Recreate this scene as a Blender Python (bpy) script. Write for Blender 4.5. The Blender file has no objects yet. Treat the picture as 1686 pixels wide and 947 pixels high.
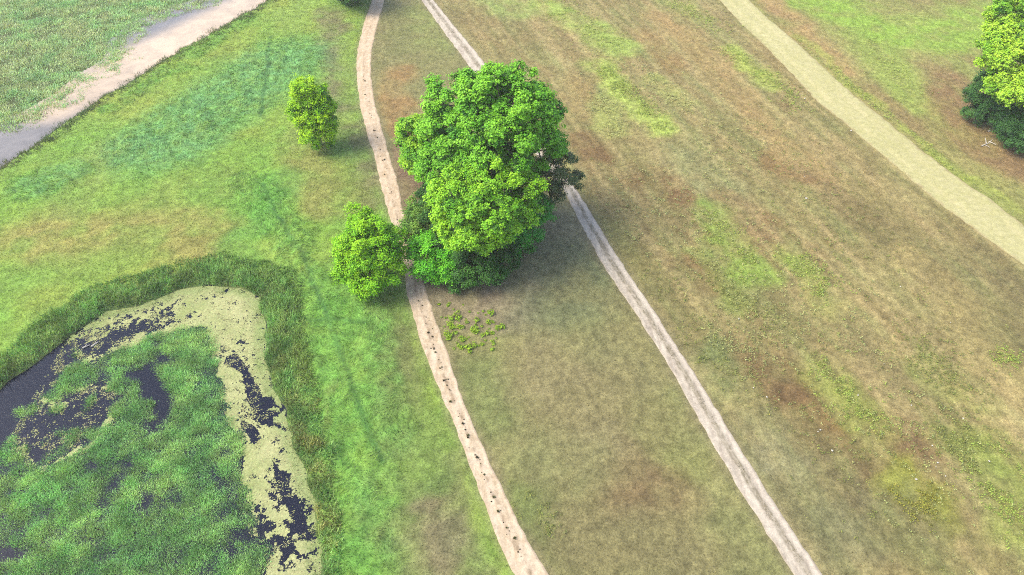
import bpy, math, random
import numpy as np
rng = np.random.default_rng(7)
random.seed(7)
sc = bpy.context.scene
COL = sc.collection

# ------------------------------------------------------------------ camera
H = 55.0; PITCH = math.radians(46.0); FPX = 1150.0; CX, CY = 843.0, 473.5
cam = bpy.data.cameras.new('camera'); co = bpy.data.objects.new('camera', cam); COL.objects.link(co)
cam.sensor_width = 36; cam.lens = FPX / 1686 * 36; cam.clip_start = 0.5; cam.clip_end = 9000
co.location = (0, 0, H); co.rotation_euler = (math.pi / 2 - PITCH, 0, 0)
sc.camera = co

def G(px, py, z=0.0):
    """world point at height z seen at a photograph pixel"""
    r = (px - CX) / FPX; d = (py - CY) / FPX
    dy = math.cos(PITCH) - d * math.sin(PITCH); dz = -math.sin(PITCH) - d * math.cos(PITCH)
    t = (z - H) / dz
    return np.array((r * t, dy * t, z))

# ------------------------------------------------------------------ light
SUN_EL, SUN_AZ, SUN_STRENGTH, SUN_ANGLE = 52.0, -102.0, 1.75, 30.0   # az clockwise from +Y
SKY_STRENGTH, EXPOSURE = 0.15, 1.82
w = bpy.data.worlds.new('World'); sc.world = w; w.use_nodes = True
nt = w.node_tree; nt.nodes.clear()
sky = nt.nodes.new('ShaderNodeTexSky'); sky.sky_type = 'NISHITA'; sky.sun_disc = False
sky.sun_elevation = math.radians(SUN_EL); sky.sun_rotation = math.radians(SUN_AZ)
sky.air_density = 1.0; sky.dust_density = 3.0; sky.ozone_density = 0.3
bg = nt.nodes.new('ShaderNodeBackground'); bg.inputs[1].default_value = SKY_STRENGTH
wo = nt.nodes.new('ShaderNodeOutputWorld')
nt.links.new(sky.outputs[0], bg.inputs[0]); nt.links.new(bg.outputs[0], wo.inputs[0])
sl = bpy.data.lights.new('sun', 'SUN'); so = bpy.data.objects.new('sun', sl); COL.objects.link(so)
sl.energy = SUN_STRENGTH; sl.angle = math.radians(SUN_ANGLE); sl.color = (1.0, 0.92, 0.72)
az = math.radians(SUN_AZ); el = math.radians(SUN_EL)
so.rotation_euler = (math.pi / 2 - el, 0, math.pi - az)
so.location = (-60, 40, 90)
sc.view_settings.view_transform = 'Standard'; sc.view_settings.look = 'None'
sc.view_settings.exposure = EXPOSURE; sc.view_settings.gamma = 1
sc.cycles.max_bounces = 6; sc.cycles.transparent_max_bounces = 8
sc.cycles.volume_bounces = 0
sc.cycles.filter_width = 1.0
sc.cycles.use_denoising = False

# ------------------------------------------------------------------ maths helpers
def _hash(ix, iy, seed):
    h = (ix.astype(np.int64) * 374761393 + iy.astype(np.int64) * 668265263 + seed * 974634777) & 0x7fffffff
    h = ((h ^ (h >> 13)) * 1274126177) & 0x7fffffff
    h = ((h ^ (h >> 16)) * 1103515245) & 0x7fffffff
    return (h ^ (h >> 15)) / float(0x7fffffff)
def vnoise(x, y, seed=0):
    x = np.asarray(x, float); y = np.asarray(y, float)
    ix = np.floor(x); iy = np.floor(y); fx = x - ix; fy = y - iy
    fx = fx * fx * (3 - 2 * fx); fy = fy * fy * (3 - 2 * fy)
    a = _hash(ix, iy, seed); b = _hash(ix + 1, iy, seed); c = _hash(ix, iy + 1, seed); d = _hash(ix + 1, iy + 1, seed)
    return (a + (b - a) * fx) * (1 - fy) + (c + (d - c) * fx) * fy
def fbm(x, y, scale, seed=0, octs=4, gain=.5):
    """about 0..1, mean .5; scale in metres"""
    s = 0; amp = 1; tot = 0; f = 1 / scale; ca, sa = math.cos(.6), math.sin(.6)
    for o in range(octs):
        s = s + amp * vnoise(x * f + 17.3 * o, y * f - 9.1 * o, seed + o * 31); tot += amp
        x, y = x * ca - y * sa, x * sa + y * ca
        amp *= gain; f *= 2.03
    return s / tot
def sstep(a, b, x):
    t = np.clip((x - a) / (b - a), 0, 1); return t * t * (3 - 2 * t)
def contrast(n, k=2.2):
    return np.clip((n - .5) * k + .5, 0, 1)
def poly_world(pts, z=0.0):
    return np.array([G(px, py, z)[:2] for px, py in pts])
def sdf(poly, x, y):
    """signed distance to a closed polygon, positive inside"""
    d2 = np.full(x.shape, 1e18); inside = np.zeros(x.shape, bool); n = len(poly)
    for i in range(n):
        ax, ay = poly[i]; bx, by = poly[(i + 1) % n]
        ex, ey = bx - ax, by - ay; wx, wy = x - ax, y - ay
        t = np.clip((wx * ex + wy * ey) / max(ex * ex + ey * ey, 1e-9), 0, 1)
        d2 = np.minimum(d2, (wx - ex * t) ** 2 + (wy - ey * t) ** 2)
        c = (ay > y) != (by > y)
        with np.errstate(divide='ignore', invalid='ignore'):
            inside ^= c & (x < (bx - ax) * (y - ay) / (by - ay + 1e-12) + ax)
    return np.where(inside, 1, -1) * np.sqrt(d2)
def line_dist(pts, x, y):
    d2 = np.full(x.shape, 1e18)
    for (ax, ay), (bx, by) in zip(pts[:-1], pts[1:]):
        ex, ey = bx - ax, by - ay; wx, wy = x - ax, y - ay
        t = np.clip((wx * ex + wy * ey) / max(ex * ex + ey * ey, 1e-9), 0, 1)
        d2 = np.minimum(d2, (wx - ex * t) ** 2 + (wy - ey * t) ** 2)
    return np.sqrt(d2)
K = 0.42
def C(r, g, b, k=None):
    c = np.array((r, g, b)) / 255.0
    return np.where(c <= .04045, c / 12.92, ((c + .055) / 1.055) ** 2.4) * (k or K)

# ------------------------------------------------------------------ layout on the ground
def edge_fn(px_pts):
    p = np.array([G(a, b)[:2] for a, b in px_pts]); p = p[np.argsort(p[:, 1])]
    ys = np.arange(-30, 400, .5)
    k0 = (p[1, 0] - p[0, 0]) / (p[1, 1] - p[0, 1]); k1 = (p[-1, 0] - p[-3, 0]) / (p[-1, 1] - p[-3, 1])
    xs = np.interp(ys, p[:, 1], p[:, 0])
    xs = np.where(ys < p[0, 1], p[0, 0] + (ys - p[0, 1]) * k0, xs)
    xs = np.where(ys > p[-1, 1], p[-1, 0] + (ys - p[-1, 1]) * k1, xs)
    ker = np.exp(-np.linspace(-2, 2, 13) ** 2); ker /= ker.sum()
    xs[6:-6] = np.convolve(xs, ker, 'valid')
    return lambda y: np.interp(y, ys, xs)
LT_L = edge_fn([(612,0),(598,40),(588,80),(586,120),(591,169),(602,213),(615,257),(626,302),(637,346),(651,392),(663,430),(668,479),(676,512),(688,552),(706,600),(728,654),(750,708),(770,761),(789,815),(810,868),(832,922),(845,947)])
LT_R = edge_fn([(634,0),(622,40),(613,80),(611,120),(617,169),(630,213),(642,257),(656,302),(664,346),(674,392),(686,430),(703,479),(713,512),(728,552),(744,600),(760,654),(783,708),(808,761),(833,815),(859,868),(890,922),(907,947)])
RT_L = edge_fn([(693,0),(728,50),(765,100),(850,212),(928,315),(955,368),(992,437),(1038,505),(1082,573),(1122,641),(1160,710),(1200,778),(1241,846),(1286,915),(1306,947)])
RT_R = edge_fn([(714,0),(755,50),(796,100),(878,212),(952,315),(984,368),(1027,437),(1074,505),(1117,573),(1161,641),(1203,710),(1245,778),(1287,846),(1334,915),(1355,947)])
MP_L = edge_fn([(1183,0),(1215,35),(1252,70),(1305,125),(1341,166),(1399,211),(1468,270),(1547,338),(1622,392),(1686,439)])
MP_R = edge_fn([(1235,0),(1265,30),(1299,57),(1354,107),(1399,149),(1458,196),(1518,246),(1587,298),(1637,330),(1686,370)])

ZW = -0.55
POND = poly_world([(-260,760),(0,642),(60,602),(110,562),(170,518),(240,500),(290,483),(345,470),(400,478),(430,492),(434,545),(436,600),(452,650),(470,700),(492,760),(512,820),(524,880),(528,947),(530,1040),(500,1200),(-200,1200),(-500,1000)], ZW)
ISLE = poly_world([(-300,800),(-60,770),(0,735),(40,735),(62,775),(105,755),(145,735),(185,690),(190,640),(150,632),(95,668),(66,660),(78,640),(105,612),(160,588),(230,562),(300,540),(338,536),(350,565),(366,610),(372,650),(380,690),(398,730),(402,780),(412,840),(428,890),(440,947),(445,1050),(430,1200),(-200,1200),(-450,1000)], ZW)
HOLES = [poly_world(p, ZW) for p in (
    [(200,615),(235,605),(262,615),(285,640),(282,680),(262,725),(243,705),(250,665),(222,650)],
    [(190,630),(215,640),(200,668),(180,672)],
    [(335,770),(362,765),(366,800),(345,808)],
    [(0,880),(50,905),(40,930),(-20,940)])]
STREAM = poly_world([(-160,330),(0,278),(60,238),(130,187),(200,142),(260,107),(320,72),(380,37),(445,0),(560,-70),(700,-150),(560,-150),(420,-55),(350,0),(290,18),(232,42),(200,68),(196,98),(150,125),(110,158),(50,194),(0,214),(-160,265)], ZW)
MARSH = poly_world([(-260,300),(0,214),(50,194),(110,158),(150,125),(196,98),(200,68),(232,42),(290,18),(350,0),(420,-55),(560,-150),(300,-260),(-900,-200),(-900,200)], ZW)
DARKW = [poly_world(p, ZW) for p in (
    [(372,586),(392,583),(410,610),(428,640),(444,676),(443,700),(430,702),(412,668),(404,638),(398,612),(370,600)],
    [(398,690),(418,700),(428,716),(412,722),(398,706)],
    [(447,758),(458,770),(470,800),(492,830),(505,850),(508,884),(494,888),(480,862),(474,835),(462,812),(452,790)],
    [(478,890),(488,900),(470,925),(460,922)],
    [(418,850),(436,880),(444,915),(432,925),(424,895)],
    [(-200,760),(0,646),(60,615),(118,580),(140,592),(104,620),(88,640),(66,662),(95,680),(150,640),(188,642),(196,665),(150,722),(105,752),(62,772),(40,733),(0,735),(-200,830)],
    [(130,570),(215,540),(222,552),(140,590)])]

def warp(x, y, amp, scale, seed):
    return x + (fbm(x, y, scale, seed, 3) - .5) * 2 * amp, y + (fbm(x, y, scale, seed + 50, 3) - .5) * 2 * amp

def terrain(x, y):
    """ground height"""
    xw, yw = warp(x, y, .7, 3, 5)
    lo = np.maximum(sdf(POND, xw, yw), np.maximum(sdf(STREAM, xw, yw), sdf(MARSH, xw, yw)))
    h = -1.05 * sstep(-1.6, 1.3, lo)
    # swampy islands rise to just under the water line
    up = np.maximum(sdf(ISLE, xw, yw), sdf(MARSH, xw, yw) - .2)
    h = h + .40 * sstep(-.4, .8, up)
    lush = lush_mask(x, y)
    flat = sstep(.4, 2.5, track_dist(x, y)); left_land = sstep(2, -2, x - LT_L(y))
    h = h + flat * (1 - sstep(-1, 0, lo)) * ((fbm(x, y, 14, 3, 3) - .5) * .5 + (.12 + .88 * lush) * left_land * (contrast(fbm(x, y, 1.6, 8, 4, .6), 1.7) - .3) * .5
                  + (fbm(x, y, 1.2, 12, 3) - .5) * .09)
    return h
def track_dist(x, y):
    d = np.minimum(np.abs(x - (LT_L(y) + LT_R(y)) / 2) - (LT_R(y) - LT_L(y)) / 2, np.abs(x - (RT_L(y) + RT_R(y)) / 2) - (RT_R(y) - RT_L(y)) / 2)
    return np.minimum(d, np.abs(x - (MP_L(y) + MP_R(y)) / 2) - (MP_R(y) - MP_L(y)) / 2)

def cap(x, y, pts, r, soft=1.0):
    """soft blob round a polyline given in photograph pixels; r in metres"""
    p = [G(a, b)[:2] for a, b in pts]
    if len(p) == 1: p = [p[0], p[0] + .01]
    d = line_dist(p, x, y)
    return 1 - sstep(r * (1 - .6 * soft), r * (1 + .6 * soft), d)
LUSH = [([(265,235),(330,190),(400,145),(480,95)], 6.4), ([(60,300),(120,285)], 3.0), ([(410,300),(440,345),(490,400),(515,470),(545,540),(570,640),(590,740)], 2.6),
        ([(540,560),(560,700),(590,830),(610,940)], 2.6), ([(300,90),(400,30)], 2.2), ([(530,480),(600,560),(640,700)], 2.2), ([(180,180),(300,110)], 1.8)]
def lush_mask(x, y):
    xw, yw = warp(x, y, 2.2, 6, 21); m = 0
    for p, r in LUSH: m = np.maximum(m, cap(xw, yw, p, r, .7))
    return m
TRAILS = [[(432,300),(455,350),(492,410),(520,470),(545,540),(570,610),(600,690),(628,760)], [(470,525),(520,528),(600,530)], [(445,60),(440,120),(428,190)], [(470,560),(480,620),(500,690)]]
def trail_mask(x, y, wd=.28):
    xw, yw = warp(x, y, .35, 2, 61); m = 0
    for t in TRAILS:
        m = np.maximum(m, 1 - sstep(wd * .5, wd * 1.6, line_dist([G(a, b)[:2] for a, b in t], xw, yw)))
    return m * (.45 + .55 * contrast(fbm(x, y, 2.5, 62), 1.6))

# stroke paint of what grows where: (points, radius m, colour, strength)
MEADOW = [
    ([(60,390),(160,385),(270,380),(330,400)], 4.5, C(160,150,88), .8), ([(190,250),(120,330)], 3, C(140,160,84), .6), ([(250,330),(360,300)], 3.5, C(140,158,80), .5),
    ([(0,470),(80,440),(200,425)], 2.5, C(120,158,70), .5), ([(500,0),(470,60),(420,130)], 3, C(140,172,82), .6), ([(545,20),(555,90),(560,180)], 2.2, C(128,118,92), .75),
    ([(575,60),(575,170)], 1.2, C(136,165,70), .7), ([(500,230),(515,300),(540,330)], 3, C(150,145,86), .7), ([(575,215),(600,290),(615,330)], 2.4, C(124,116,88), .75),
    ([(395,200),(300,250)], 2, C(120,168,84), .5), ([(560,300),(600,350)], 1.6, C(128,140,70), .5), ([(470,300),(400,400),(420,440)], 2.5, C(92,165,72), .5),
    ([(640,520),(640,620),(690,760),(760,940)], 2.6, C(122,124,84), .75), ([(640,560),(660,640)], 2.0, C(124,134,78), .6), ([(620,800),(640,860)], 1.6, C(140,142,98), .6),
    ([(690,850),(720,940)], 2.0, C(140,126,98), .7), ([(760,880),(790,947)], 1.5, C(128,122,92), .7), ([(660,690),(700,790)], 1.5, C(104,140,66), .5),
    ([(430,500),(520,600)], .0, C(110,120,70), .0), ([(530,640),(527,760)], .5, C(150,128,80), .7), ([(500,560),(528,640)], .5, C(128,140,72), .7)]
TEAL = C(118,174,116)
MID = [
    ([(652,120),(648,165),(665,210),(690,250)], 2.4, C(166,128,88), .7), ([(700,20),(720,70)], 4, C(142,152,92), .7), ([(650,40),(660,80)], 2.5, C(132,134,88), .6),
    ([(668,250),(680,310),(690,350)], 1.7, C(128,104,88), .9), ([(690,470),(730,490),(760,510)], 2.1, C(152,138,122), .7),
    ([(820,480),(880,420),(930,370)], 5.0, C(150,142,116), .95), ([(780,500),(830,520)], 2.5, C(144,130,112), .8), ([(880,520),(960,500),(930,440)], 3.6, C(116,124,94), .7),
    ([(790,600),(800,680)], 2.5, C(116,130,78), .6), ([(900,600),(960,640),(1000,700)], 4, C(150,136,106), .55), ([(1030,790),(1090,800)], 3.0, C(130,104,80), .7),
    ([(1080,700),(1140,760)], 2.2, C(138,142,86), .5), ([(870,820),(900,900)], 1.6, C(120,138,78), .55), ([(1000,570),(1060,620)], 2.0, C(134,128,96), .4), ([(1200,860),(1260,940)], 1.6, C(124,126,84), .6),
    ([(960,880),(1100,900)], 3, C(128,116,88), .5), ([(880,720),(980,760)], 2.6, C(136,138,96), .5)]
FIELD = [
    ([(985,105),(1030,150),(1090,210)], 2.1, C(170,186,96), .9), ([(900,10),(960,40),(1020,78)], 3.0, C(156,178,92), .8), ([(800,0),(860,20)], 3, C(150,168,98), .7),
    ([(1195,80),(1240,110),(1275,135)], 1.9, C(168,180,92), .8), ([(1000,170),(1010,210)], 2.0, C(166,176,100), .6), ([(1085,130),(1130,170)], 1.6, C(164,174,100), .6),
    ([(1110,0),(1160,30)], 2.4, C(156,168,96), .5), ([(960,50),(1000,100)], 2, C(152,160,92), .4),
    ([(1170,350),(1200,400),(1240,450)], 2.1, C(140,168,76), .8), ([(1300,420),(1335,450),(1375,505)], 1.8, C(150,168,84), .75), ([(1160,430),(1210,490)], 1.6, C(142,162,84), .55),
    ([(970,235),(990,260)], 2.4, C(124,94,68), .8), ([(1060,290),(1110,320)], 2.4, C(122,88,64), .75), ([(1120,260),(1200,320)], 3.4, C(134,138,100), .6), ([(960,130),(940,190)], 2.5, C(160,134,92), .5),
    ([(1100,30),(1180,110),(1260,200),(1350,290)], 3.2, C(174,144,104), .6), ([(1060,60),(1120,110)], 2.0, C(150,116,80), .5), ([(1240,30),(1300,110)], 1.5, C(142,124,86), .5),
    ([(1320,680),(1350,720),(1400,770)], 3.2, C(116,86,62), .85), ([(1250,590),(1310,640)], 2.8, C(118,94,68), .75), ([(1350,690),(1370,710)], 1.2, C(146,108,66), .5),
    ([(1330,290),(1400,350)], 2.2, C(128,106,80), .5), ([(1270,260),(1320,300)], 1.6, C(138,104,72), .5),
    ([(1430,360),(1540,440),(1640,560)], 3.0, C(104,98,66), .75), ([(1600,420),(1690,500)], 3.0, C(106,94,70), .7), ([(1500,420),(1600,540),(1690,660)], 2.4, C(172,152,108), .6),
    ([(1350,480),(1450,570)], 3.0, C(164,144,104), .6), ([(1410,540),(1480,620)], 1.8, C(120,110,80), .5), ([(1490,720),(1520,750)], 2.4, C(120,92,68), .7),
    ([(1360,620),(1420,680),(1430,710)], 2.0, C(150,158,80), .65), ([(1490,790),(1530,840)], 2.0, C(150,152,64), .85), ([(1550,610),(1600,660)], 2.2, C(146,152,84), .55), ([(1640,760),(1680,860)], 2.6, C(146,154,80), .7), ([(1560,720),(1620,760)], 1.8, C(138,150,80), .5),
    ([(1380,800),(1460,860)], 3.6, C(112,112,88), .7), ([(1260,720),(1300,800),(1380,900)], 2.6, C(124,122,92), .6), ([(1180,580),(1210,640)], 1.8, C(104,124,80), .6), ([(1270,740),(1310,780)], 1.6, C(156,150,128), .5),
    ([(1080,480),(1120,560)], 2.5, C(118,112,78), .7), ([(1000,380),(1060,450)], 2.6, C(128,122,82), .5), ([(1130,440),(1160,470)], 1.6, C(124,90,64), .6), ([(1200,330),(1290,400)], 2.0, C(142,108,80), .5),
    ([(1500,880),(1640,940)], 3, C(124,122,76), .6), ([(1240,480),(1330,560)], 2.4, C(116,112,74), .5), ([(1400,300),(1500,380)], 1.6, C(156,140,98), .5)]
OUTER = [
    ([(1350,0),(1450,50),(1560,60),(1620,30)], 6, C(142,174,72), .85), ([(1450,90),(1510,170)], 3.4, C(148,168,84), .6), ([(1270,0),(1330,60),(1390,115)], 2.4, C(172,140,104), .8),
    ([(1560,130),(1590,200),(1650,260),(1720,300)], 3.6, C(142,112,86), .85), ([(1640,300),(1710,350)], 2.6, C(148,140,92), .6), ([(1420,140),(1500,200)], 1.8, C(146,122,90), .6), ([(1320,60),(1380,120),(1470,200),(1560,275),(1680,350)], .9, C(158,168,84), .55)]

def albedo(x, y):
    xl = (LT_L(y) + LT_R(y)) / 2; xr = (RT_L(y) + RT_R(y)) / 2; xp = (MP_L(y) + MP_R(y)) / 2
    u = x * .944 + y * .33; v = -x * .33 + y * .944        # v runs along the tracks
    def mix(c, d, m): return c * (1 - m[..., None]) + d * m[..., None]
    one = np.ones(x.shape)
    xw, yw = warp(x, y, 2.0, 5, 77); xw, yw = warp(xw, yw, .5, 1.0, 79)
    n1 = contrast(fbm(x, y, 9, 31), 2.6); n2 = contrast(fbm(x, y, 2.6, 41), 2.6); n3 = contrast(fbm(x, y, .9, 51), 2.2)
    sN = contrast(fbm(u / 2.4, v / 9.0, 1.0, 91), 2.8); sM = contrast(fbm(u / 1.2, v / 4.0, 1.0, 95), 2.6); s4 = contrast(fbm(u / 1.0, v / 3.0, 2.2, 99), 2.8)
    # left meadow
    m = mix(C(128,168,68) * one[..., None], C(154,166,76), n1 * .75)
    m = mix(m, C(116,162,74), (1 - n2) * .4)
    for p, r, c, a in MEADOW:
        if r > 0: m = mix(m, c, cap(xw, yw, p, r, 1) * a * (.45 + .75 * n2).clip(0, 1))
    tl = np.maximum(cap(xw, yw, LUSH[0][0], 6.6, .8), cap(xw, yw, LUSH[1][0], 2.4, .9) * .7)
    m = mix(m, C(112,172,78), lush_mask(x, y) * (.3 + .7 * n3).clip(0, 1) * .6)
    m = mix(m, TEAL, tl * (.4 + .6 * n3).clip(0, 1) * .65)
    st = np.maximum(0, 1 - sstep(1.5, 6, np.abs(line_dist([G(a, b)[:2] for a, b in [(530,520),(560,700),(600,930)]], x, y))))
    m = mix(m, C(108,172,76), st * .45 * n2)
    m = mix(m, C(52,98,50), trail_mask(x, y) * .85)
    # between the tracks
    b = mix(C(146,142,98) * one[..., None], C(132,126,88), n1 * .8); b = mix(b, C(124,134,84), n2 * .4)
    for p, r, c, a in MID: b = mix(b, c, cap(xw, yw, p, r, 1) * a * (.5 + .7 * n2).clip(0, 1))
    # right field
    f = mix(C(168,154,110) * one[..., None], C(136,128,88), sN * .75); f = mix(f, C(150,122,88), sM * .55); f = mix(f, C(130,142,90), s4 * .5)
    f = mix(f, C(118,94,70), contrast(fbm(u / 1.4, v / 2.4, 1.6, 120), 4) * .45 * (1 - sN))
    st2 = contrast(fbm(u / .7, v / 12.0, 1.0, 930, 3), 3); f = mix(f, C(186,164,124), st2 * .45)
    st3 = contrast(fbm(u / .9, v / 9.0, 1.0, 934, 3), 3.5); f = mix(f, C(112,100,64), st3 * .35)
    for p, r, c, a in FIELD: f = mix(f, c, cap(xw, yw, p, r, 1) * a * (.35 + .8 * n2).clip(0, 1))
    o = mix(C(156,148,98) * one[..., None], C(140,122,88), sN * .8); o = mix(o, C(140,158,80), s4 * .45)
    for p, r, c, a in OUTER: o = mix(o, c, cap(xw, yw, p, r, 1) * a * (.5 + .7 * n2).clip(0, 1))
    e = (fbm(x, y, 2, 140) - .5) * 2.5
    col = mix(m, b, sstep(-.3, .3, x - xl)); col = mix(col, f, sstep(-.3, .3, x - xr)); col = mix(col, o, sstep(-.3, .3, x - xp))
    # dusty verges next to the wheel tracks
    d = np.minimum(np.abs(x - xl) - (LT_R(y) - LT_L(y)) / 2, np.abs(x - xr) - (RT_R(y) - RT_L(y)) / 2)
    col = mix(col, C(142,130,106), (1 - sstep(-.1, .8, d + e * .25)) * .45)
    # wet mud in and near the water
    xw, yw = warp(x, y, .7, 3, 5)
    pd = sdf(POND, xw, yw); lo = np.maximum(pd, np.maximum(sdf(STREAM, xw, yw), sdf(MARSH, xw, yw)))
    bank = (1 - sstep(0, 4.2, -pd / (.45 + .55 * sstep(28, 44, y)))) * sstep(-20, -1, pd)
    col = mix(col, mix(C(84,122,66) * one[..., None], C(112,112,66), n2 * .6), np.clip(bank * 1.3 * (.6 + .6 * n3), 0, 1) * .9)
    col = mix(col, C(70,78,50), sstep(-.5, .2, lo) * .85)
    col = mix(col, C(120,108,92), sstep(-.4, .3, sdf(STREAM, xw, yw)) * .6)
    fleck = contrast(fbm(x, y, .8, 910, 3, .8), 3)
    fl2 = contrast(fbm(u / .45, v / 1.1, 1.0, 913, 3, .8), 3.2)
    rt = sstep(-.3, .3, x - xl)[..., None]
    rf = sstep(-.3, .3, x - xr)[..., None]
    col = col * (1 - rt) + col * (np.array((.95, .95, .86)) * (1 - rf) + np.array((1.0, 1.05, .90)) * rf) * rt
    col = col * np.where(x > xl, .82 + .12 * fleck + .27 * fl2, .84 + .32 * fleck)[..., None]
    return col

# ------------------------------------------------------------------ mesh helpers
def new_mesh(name, V, F, mat, col=None, smooth=False, parent=None):
    """V (n,3); F (m,k) same-size faces; col (n,3) per vertex"""
    me = bpy.data.meshes.new(name); V = np.ascontiguousarray(V, np.float32); F = np.ascontiguousarray(F, np.int32)
    me.vertices.add(len(V)); me.vertices.foreach_set('co', V.ravel())
    k = F.shape[1]; me.loops.add(F.size); me.loops.foreach_set('vertex_index', F.ravel())
    me.polygons.add(len(F)); me.polygons.foreach_set('loop_start', np.arange(0, F.size, k, dtype=np.int32))
    me.polygons.foreach_set('use_smooth', np.full(len(F), smooth, bool))
    me.update(calc_edges=True)
    if col is not None:
        a = me.attributes.new('tint', 'FLOAT_COLOR', 'POINT')
        c = np.ones((len(V), 4), np.float32); c[:, :3] = col; a.data.foreach_set('color', c.ravel())
    me.materials.append(mat)
    o = bpy.data.objects.new(name, me); COL.objects.link(o)
    if parent: o.parent = parent
    return o
def tag(o, label=None, cat=None, group=None, kind=None):
    for k, v in (('label', label), ('category', cat), ('group', group), ('kind', kind)):
        if v: o[k] = v
    return o
def empty(name, loc):
    e = bpy.data.objects.new(name, None); COL.objects.link(e); e.location = loc; e.empty_display_size = .5; return e
def nodes(name):
    m = bpy.data.materials.new(name); m.use_nodes = True; t = m.node_tree; t.nodes.clear()
    out = t.nodes.new('ShaderNodeOutputMaterial')
    return m, t, out, t.nodes.new, t.links.new
def mat_ground(name, fine, bump, amt=.35, rough=.95, dist=.06):
    """tint attribute broken up by procedural grain"""
    m, t, out, N, L = nodes(name)
    a = N('ShaderNodeAttribute'); a.attribute_name = 'tint'
    tc = N('ShaderNodeTexCoord'); src = tc.outputs['Object']
    n1 = N('ShaderNodeTexNoise'); n1.inputs['Scale'].default_value = fine; n1.inputs['Detail'].default_value = 6; n1.inputs['Roughness'].default_value = .7
    n2 = N('ShaderNodeTexNoise'); n2.inputs['Scale'].default_value = fine * .27; n2.inputs['Detail'].default_value = 5
    L(src, n1.inputs['Vector']); L(src, n2.inputs['Vector'])
    r1 = N('ShaderNodeMapRange'); r1.inputs[1].default_value = .3; r1.inputs[2].default_value = .7; r1.inputs[3].default_value = 1 - amt; r1.inputs[4].default_value = 1 + amt
    L(n1.outputs[0], r1.inputs[0])
    r2 = N('ShaderNodeMapRange'); r2.inputs[1].default_value = .3; r2.inputs[2].default_value = .7; r2.inputs[3].default_value = 1 - amt * .6; r2.inputs[4].default_value = 1 + amt * .6
    L(n2.outputs[0], r2.inputs[0])
    mu = N('ShaderNodeMath'); mu.operation = 'MULTIPLY'; L(r1.outputs[0], mu.inputs[0]); L(r2.outputs[0], mu.inputs[1])
    vm = N('ShaderNodeVectorMath'); vm.operation = 'SCALE'; L(a.outputs['Color'], vm.inputs[0]); L(mu.outputs[0], vm.inputs['Scale'])
    bs = N('ShaderNodeBsdfPrincipled'); bs.inputs['Roughness'].default_value = rough; bs.inputs['Specular IOR Level'].default_value = .15
    L(vm.outputs[0], bs.inputs['Base Color'])
    bp = N('ShaderNodeBump'); bp.inputs['Strength'].default_value = bump; bp.inputs['Distance'].default_value = dist
    L(n1.outputs[0], bp.inputs['Height']); L(bp.outputs[0], bs.inputs['Normal']); L(bs.outputs[0], out.inputs[0])
    return m
def mat_leaf(name, trans=.35, rough=.6):
    m, t, out, N, L = nodes(name)
    a = N('ShaderNodeAttribute'); a.attribute_name = 'tint'
    bs = N('ShaderNodeBsdfPrincipled'); bs.inputs['Roughness'].default_value = rough; bs.inputs['Specular IOR Level'].default_value = .2
    tr = N('ShaderNodeBsdfTranslucent'); mx = N('ShaderNodeMixShader'); mx.inputs[0].default_value = trans
    tw = N('ShaderNodeVectorMath'); tw.operation = 'MULTIPLY'; tw.inputs[1].default_value = (1.15, 1.1, .5)
    L(a.outputs['Color'], bs.inputs['Base Color']); L(a.outputs['Color'], tw.inputs[0]); L(tw.outputs[0], tr.inputs['Color'])
    L(bs.outputs[0], mx.inputs[1]); L(tr.outputs[0], mx.inputs[2]); L(mx.outputs[0], out.inputs[0])
    return m
def mat_bark(name, c1, c2, scale=6):
    m, t, out, N, L = nodes(name)
    tc = N('ShaderNodeTexCoord'); n = N('ShaderNodeTexNoise'); n.inputs['Scale'].default_value = scale; n.inputs['Detail'].default_value = 6
    mp = N('ShaderNodeMapping'); mp.inputs['Scale'].default_value = (1, 1, .3); L(tc.outputs['Object'], mp.inputs[0]); L(mp.outputs[0], n.inputs['Vector'])
    cr = N('ShaderNodeValToRGB'); cr.color_ramp.elements[0].position = .35; cr.color_ramp.elements[1].position = .65
    cr.color_ramp.elements[0].color = (*c1, 1); cr.color_ramp.elements[1].color = (*c2, 1)
    bs = N('ShaderNodeBsdfPrincipled'); bs.inputs['Roughness'].default_value = .9
    bp = N('ShaderNodeBump'); bp.inputs['Strength'].default_value = .6; bp.inputs['Distance'].default_value = .03
    L(n.outputs[0], cr.inputs[0]); L(cr.outputs[0], bs.inputs['Base Color']); L(n.outputs[0], bp.inputs['Height']); L(bp.outputs[0], bs.inputs['Normal']); L(bs.outputs[0], out.inputs[0])
    return m
def mat_water(name, murk, rough=.06, bump=.04):
    m, t, out, N, L = nodes(name)
    tc = N('ShaderNodeTexCoord'); n = N('ShaderNodeTexNoise'); n.inputs['Scale'].default_value = 1.4; n.inputs['Detail'].default_value = 4
    L(tc.outputs['Object'], n.inputs['Vector'])
    bs = N('ShaderNodeBsdfPrincipled'); bs.inputs['Roughness'].default_value = rough; bs.inputs['IOR'].default_value = 1.33; bs.inputs['Specular IOR Level'].default_value = .5
    a = N('ShaderNodeAttribute'); a.attribute_name = 'tint'; L(a.outputs['Color'], bs.inputs['Base Color'])
    bp = N('ShaderNodeBump'); bp.inputs['Strength'].default_value = bump; bp.inputs['Distance'].default_value = .05
    L(n.outputs[0], bp.inputs['Height']); L(bp.outputs[0], bs.inputs['Normal']); L(bs.outputs[0], out.inputs[0])
    return m
M_ground = mat_ground('soil_and_turf', 5.0, 1.0, .4)
M_track = mat_ground('sandy_dirt', 6.0, .6, .2, dist=.03)
M_path = mat_ground('pale_gravel_turf', 6.0, .6, .2, dist=.03)
M_grass = mat_leaf('grass_blades', .3, .7)
M_leaf = mat_leaf('tree_leaves', .28, .55)
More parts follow.
